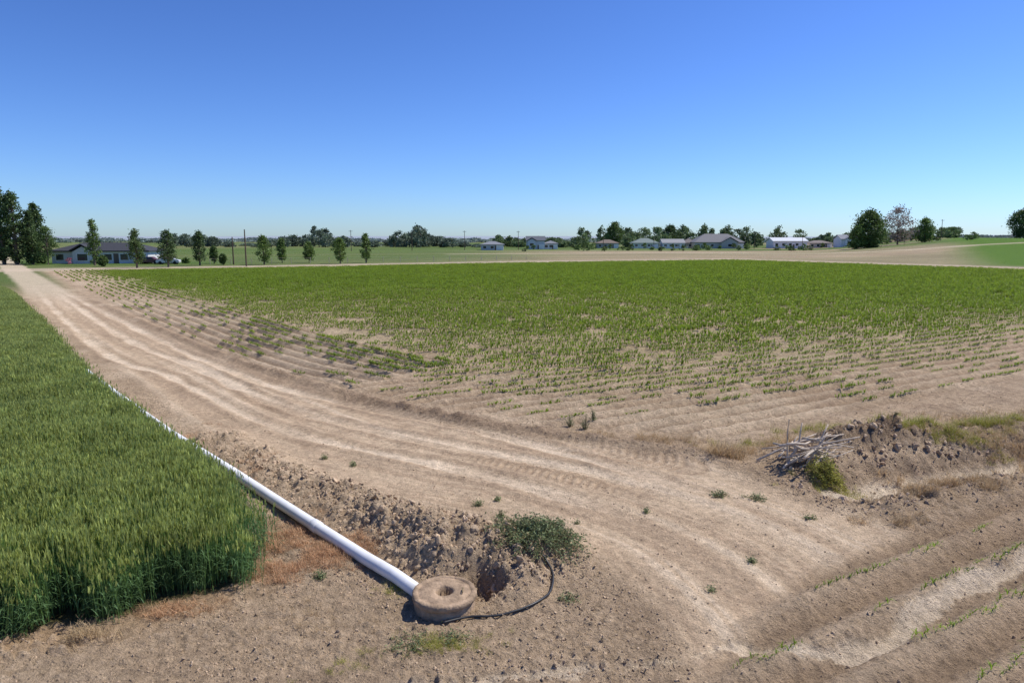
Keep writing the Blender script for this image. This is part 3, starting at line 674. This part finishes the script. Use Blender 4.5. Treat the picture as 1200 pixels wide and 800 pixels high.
# ------------------------------------------------------------ buildings
m_win=mat('window_glass',(.03,.04,.05),.1,.05,spec=.6);m_trim=mat('white_trim',(.78,.78,.76),.6,.04)
def house(name,x,y,w,d,hw,hr,wallc,roofc,rz=0,hip=True,wing=None,nwin=5,garage=True,ov=.5):
    mw=mat('siding',wallc,.8,.08,2);mr_=mat('shingle_roof',roofc,.85,.15,3)
    e=empty(name,(x,y,gz(x,y)),rz)
    mb=MB();mb.box(0,0,hw/2-.25,w,d,hw+.5)
    if not hip:
        mb.add([(-w/2,-d/2,hw),(-w/2,d/2,hw),(-w/2,0,hw+hr-.15)],[(0,1,2)],0);mb.add([(w/2,-d/2,hw),(w/2,d/2,hw),(w/2,0,hw+hr-.15)],[(0,2,1)],0)
    if wing: 
        wx,ww,wd=wing;mb.box(wx,-d/2-wd/2+.01,hw/2-.25,ww,wd,hw+.5-.02)
        mb.add([(wx-ww/2,-d/2-wd,hw),(wx+ww/2,-d/2-wd,hw),(wx,-d/2-wd,hw+ww*.28)],[(0,1,2)],0)
    mb.obj('walls',[mw],parent=e)
    mb=MB();a,b=w/2+ov,d/2+ov;ins=b*1.0 if hip else 0;z0=hw+.02;zt=hw+hr;tk=.22
    def slab(quad):
        top=[(q[0],q[1],q[2]+tk) for q in quad];n_=len(quad)
        mb.add(list(quad)+top,[tuple(range(n_))[::-1],tuple(range(n_,2*n_))]+[(i,(i+1)%n_,n_+(i+1)%n_,n_+i) for i in range(n_)])
    r1,r2=(-a+ins,0,zt),(a-ins,0,zt)
    slab([(-a,-b,z0),(a,-b,z0),r2,r1]);slab([(a,b,z0),(-a,b,z0),r1,r2])
    if hip: slab([(a,-b,z0),(a,b,z0),r2]);slab([(-a,b,z0),(-a,-b,z0),r1])
    if wing:
        wx,ww,wd=wing;yf=-d/2-wd-ov;rh=(ww/2+ov)*.56
        slab([(wx-ww/2-ov,yf,z0+.03),(wx,yf,z0+.03+rh),(wx,0,z0+.03+rh),(wx-ww/2-ov,0,z0+.03)][::-1]);slab([(wx+ww/2+ov,yf,z0+.03),(wx,yf,z0+.03+rh),(wx,0,z0+.03+rh),(wx+ww/2+ov,0,z0+.03)])
    mb.obj('roof',[mr_],parent=e)
    mb=MB();mt=MB();free=[(-w/2+(i+.5)*w/nwin) for i in range(nwin)]
    for i,px in enumerate(free):
        if wing and abs(px-wing[0])<wing[1]/2+.8: continue
        if garage and i==nwin-1: continue
        mb.box(px,-d/2-.03,hw*.55,1.5,.06,1.25);mt.box(px,-d/2-.015,hw*.55,1.75,.05,1.5)
    if wing: mb.box(wing[0],-d/2-wing[2]-.03,hw*.55,2.0,.06,1.4);mt.box(wing[0],-d/2-wing[2]-.015,hw*.55,2.3,.05,1.7)
    mb.obj('windows',[m_win],parent=e);mt.obj('window_trim',[m_trim],parent=e)
    mb=MB();mb.box(free[nwin//2]+w/nwin/2,-d/2-.04,1.05,1.0,.08,2.1);mb.obj('door',[m_bark],parent=e)
    if garage:
        mb=MB();mb.box(free[-1],-d/2-.05,1.2,min(4.8,w/nwin*.9),.1,2.4);mb.obj('garage_door',[m_trim],parent=e)
    return e
house('ranch_house',-88.5,151.5,19.5,9,2.5,1.7,(.66,.65,.63),(.05,.052,.06),rz=.10,wing=(-3,4,1.2),nwin=6)
house('ranch_house',-9.3,327,10.5,8,2.4,1.5,(.45,.47,.5),(.22,.23,.25),nwin=3)
house('two_storey_house',12,354,9,8,4.2,2.2,(.55,.58,.62),(.12,.13,.15),hip=False,wing=(-2,4,1.5),nwin=3)
house('ranch_house',20,358,7,7,2.6,1.6,(.6,.62,.64),(.2,.21,.23),nwin=3)
house('ranch_house',54,392,12,9,2.6,2.0,(.4,.38,.34),(.19,.15,.12),nwin=4)
house('ranch_house',74,386,14,10,2.8,2.6,(.55,.6,.52),(.20,.24,.22),nwin=4)
house('ranch_house',89,384,12,9,2.8,2.2,(.74,.74,.72),(.30,.30,.30),nwin=4,hip=False)
house('ranch_house',114,386,27,14,3.2,4.6,(.5,.47,.42),(.20,.195,.20),wing=(5,9,2.5),nwin=7)
house('ranch_house',100,392,9,10,2.8,2.6,(.5,.45,.38),(.17,.15,.14),nwin=3)
house('white_barn',156,392,19,11,3.8,2.0,(.80,.80,.80),(.62,.64,.66),hip=False,nwin=5)
house('white_house',186,384,10,9,4.0,2.4,(.78,.78,.78),(.25,.26,.28),hip=False,wing=(-1,4,1.2),nwin=4)
house('ranch_house',175,395,13,9,2.5,1.5,(.5,.45,.4),(.20,.17,.15),nwin=4)
mb=MB()
for i in range(13): mb.box(i*2.5,0,.6,.14,.14,1.5)
for z_ in (.45,.8,1.15): mb.box(15,-.09,z_,30,.04,.14)
mb.obj('white_rail_fence',[m_trim],(66,376,gz(80,376)))
mb=MB();F0=np.array((-62.,141.));F1=np.array((6.,172.));Lf=np.hypot(*(F1-F0));df=(F1-F0)/Lf
for s_ in np.arange(0,Lf,4):
    q=F0+df*s_;mb.tube([(q[0],q[1],gz(*q)-.2),(q[0],q[1],gz(*q)+1.25)],.06,6,0)
for z_ in (.4,.8,1.15): mb.tube([(F0[0],F0[1]-.07,z_+.05),(F1[0],F1[1]-.07,z_+.05)],.012,4,0)
mb.obj('wire_fence',[m_stk])
m_pole=mat('pole_wood',(.12,.085,.06),.9,.2,4)
def pole(x_,y_,h_,arm=True):
    mb=MB();mb.tube([(0,0,-.5),(0,0,h_*.5),(0,0,h_)],[.15,.13,.10],10)
    if arm:
        mb.box(0,-.12,h_-.5,1.6,.1,.12)
        for k in (-.7,-.35,.7): mb.tube([(k,-.12,h_-.44),(k,-.12,h_-.36),(k,-.12,h_-.25)],[.04,.06,.03],8)
    mb.obj('utility_pole',[m_pole],(x_,y_,gz(x_,y_)))
pole(-51.2,132.3,7.0,False);pole(-57.2,141.1,5.6,False)
for a,b,c in ((-70,300,9),(-45,310,9),(-22,320,9),(3,330,9),(45,340,9),(72,350,9),(130,370,9),(160,380,9),(205,330,10)): pole(a,b,c)
m_car=mat('car_paint',(.62,.62,.62),.3,.03,spec=.6);m_tyre=mat('tyre',(.02,.02,.02),.8,.1)
def car(x_,y_,rz,m):
    e=empty('parked_car',(x_,y_,gz(x_,y_)),rz)
    pr_=[(-2.2,.35),(-2.25,.75),(-2.1,.95),(-1.5,1.0),(-.9,1.48),(.7,1.5),(1.35,1.02),(2.1,.9),(2.25,.7),(2.2,.35)]
    mb=MB();n_=len(pr_);vs=[(a,-.85 if b<1.1 else -.68,b) for a,b in pr_]+[(a,.85 if b<1.1 else .68,b) for a,b in pr_]
    mb.add(vs,[tuple(range(n_)),tuple(range(n_,2*n_))[::-1]]+[((i+1)%n_,i,n_+i,n_+(i+1)%n_) for i in range(n_)]);mb.obj('body',[m],parent=e)
    mb=MB()
    for sgn in (-1,1):
        mb.add([(-1.3,sgn*.86,1.05),(1.1,sgn*.86,1.05),(.65,sgn*.72,1.42),(-.85,sgn*.72,1.42)],[(0,1,2,3)])
    mb.obj('side_windows',[m_win],parent=e)
    mb=MB()
    for a in (-1.4,1.4):
        for b in (-.8,.8): mb.tube([(a,b-.1,.33),(a,b+.1,.33)],.33,16)
    mb.obj('wheels',[m_tyre],parent=e)
car(-71.5,143,.2,m_car);car(-76.5,145,.1,mat('dark_red_paint',(.10,.035,.03),.4,.03,spec=.5))
tree('flowering_shrub',-92,143,1.4,1.8,'round',mat('pink_flower',(.40,.13,.18),.7,.2,5,attr='shade'),8001,ncl=20,nlf=16,ls=.15,base=.05)
mb=MB();n_=160;vs=[];fs=[]
for i in range(n_+1):
    a=math.radians(-80+160*i/n_);hh=16+16*float(fbm(np.array([i*.07]),np.array([3.]),1,3,5)[0])
    for (rr_,zz) in ((4300,-5),(4700,hh*.8),(5000,hh)): vs.append((rr_*math.sin(a),rr_*math.cos(a),zz))
for i in range(n_):
    for k in range(2): fs.append((3*i+k,3*(i+1)+k,3*(i+1)+k+1,3*i+k+1))
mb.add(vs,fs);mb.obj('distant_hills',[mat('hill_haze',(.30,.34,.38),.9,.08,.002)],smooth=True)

# ------------------------------------------------------------ light, sky, camera
EL=math.radians(54);AZ=math.radians(66)
w=bpy.data.worlds.new('World');S.world=w;w.use_nodes=True;N=w.node_tree.nodes;L=w.node_tree.links
sky=N.new('ShaderNodeTexSky');sky.sky_type='NISHITA';sky.sun_disc=False;sky.sun_elevation=EL;sky.sun_rotation=AZ;sky.altitude=800;sky.air_density=1.0;sky.dust_density=.5;sky.ozone_density=2.0
def vm(op,a,b):
    n=N.new('ShaderNodeVectorMath');n.operation=op;L.new(a,n.inputs[0])
    if op=='SCALE': n.inputs['Scale'].default_value=b
    else: n.inputs[1].default_value=b
    return n.outputs[0]
a=vm('SCALE',sky.outputs[0],1/6);g=N.new('ShaderNodeGamma');g.inputs[1].default_value=1.28;L.new(a,g.inputs[0])
a=vm('MULTIPLY',g.outputs[0],(6*.67,6*.90,6*1.38));L.new(a,N['Background'].inputs[0]);N['Background'].inputs[1].default_value=.110
sl=bpy.data.lights.new('sun','SUN');sl.energy=5.0;sl.angle=math.radians(.53);sl.color=(1,.955,.88)
so=bpy.data.objects.new('sun',sl);COL.objects.link(so)
d=Vector((math.sin(AZ)*math.cos(EL),math.cos(AZ)*math.cos(EL),math.sin(EL)));so.rotation_euler=d.to_track_quat('Z','Y').to_euler();so.location=(30,20,40)
cam=bpy.data.cameras.new('camera');co=bpy.data.objects.new('camera',cam);COL.objects.link(co);S.camera=co
cam.lens=24;cam.sensor_width=36;cam.clip_end=12000;co.location=(0,0,5.2);co.rotation_euler=(math.radians(90-8.53),0,0)
S.view_settings.view_transform='Standard';S.view_settings.look='None';S.view_settings.exposure=0
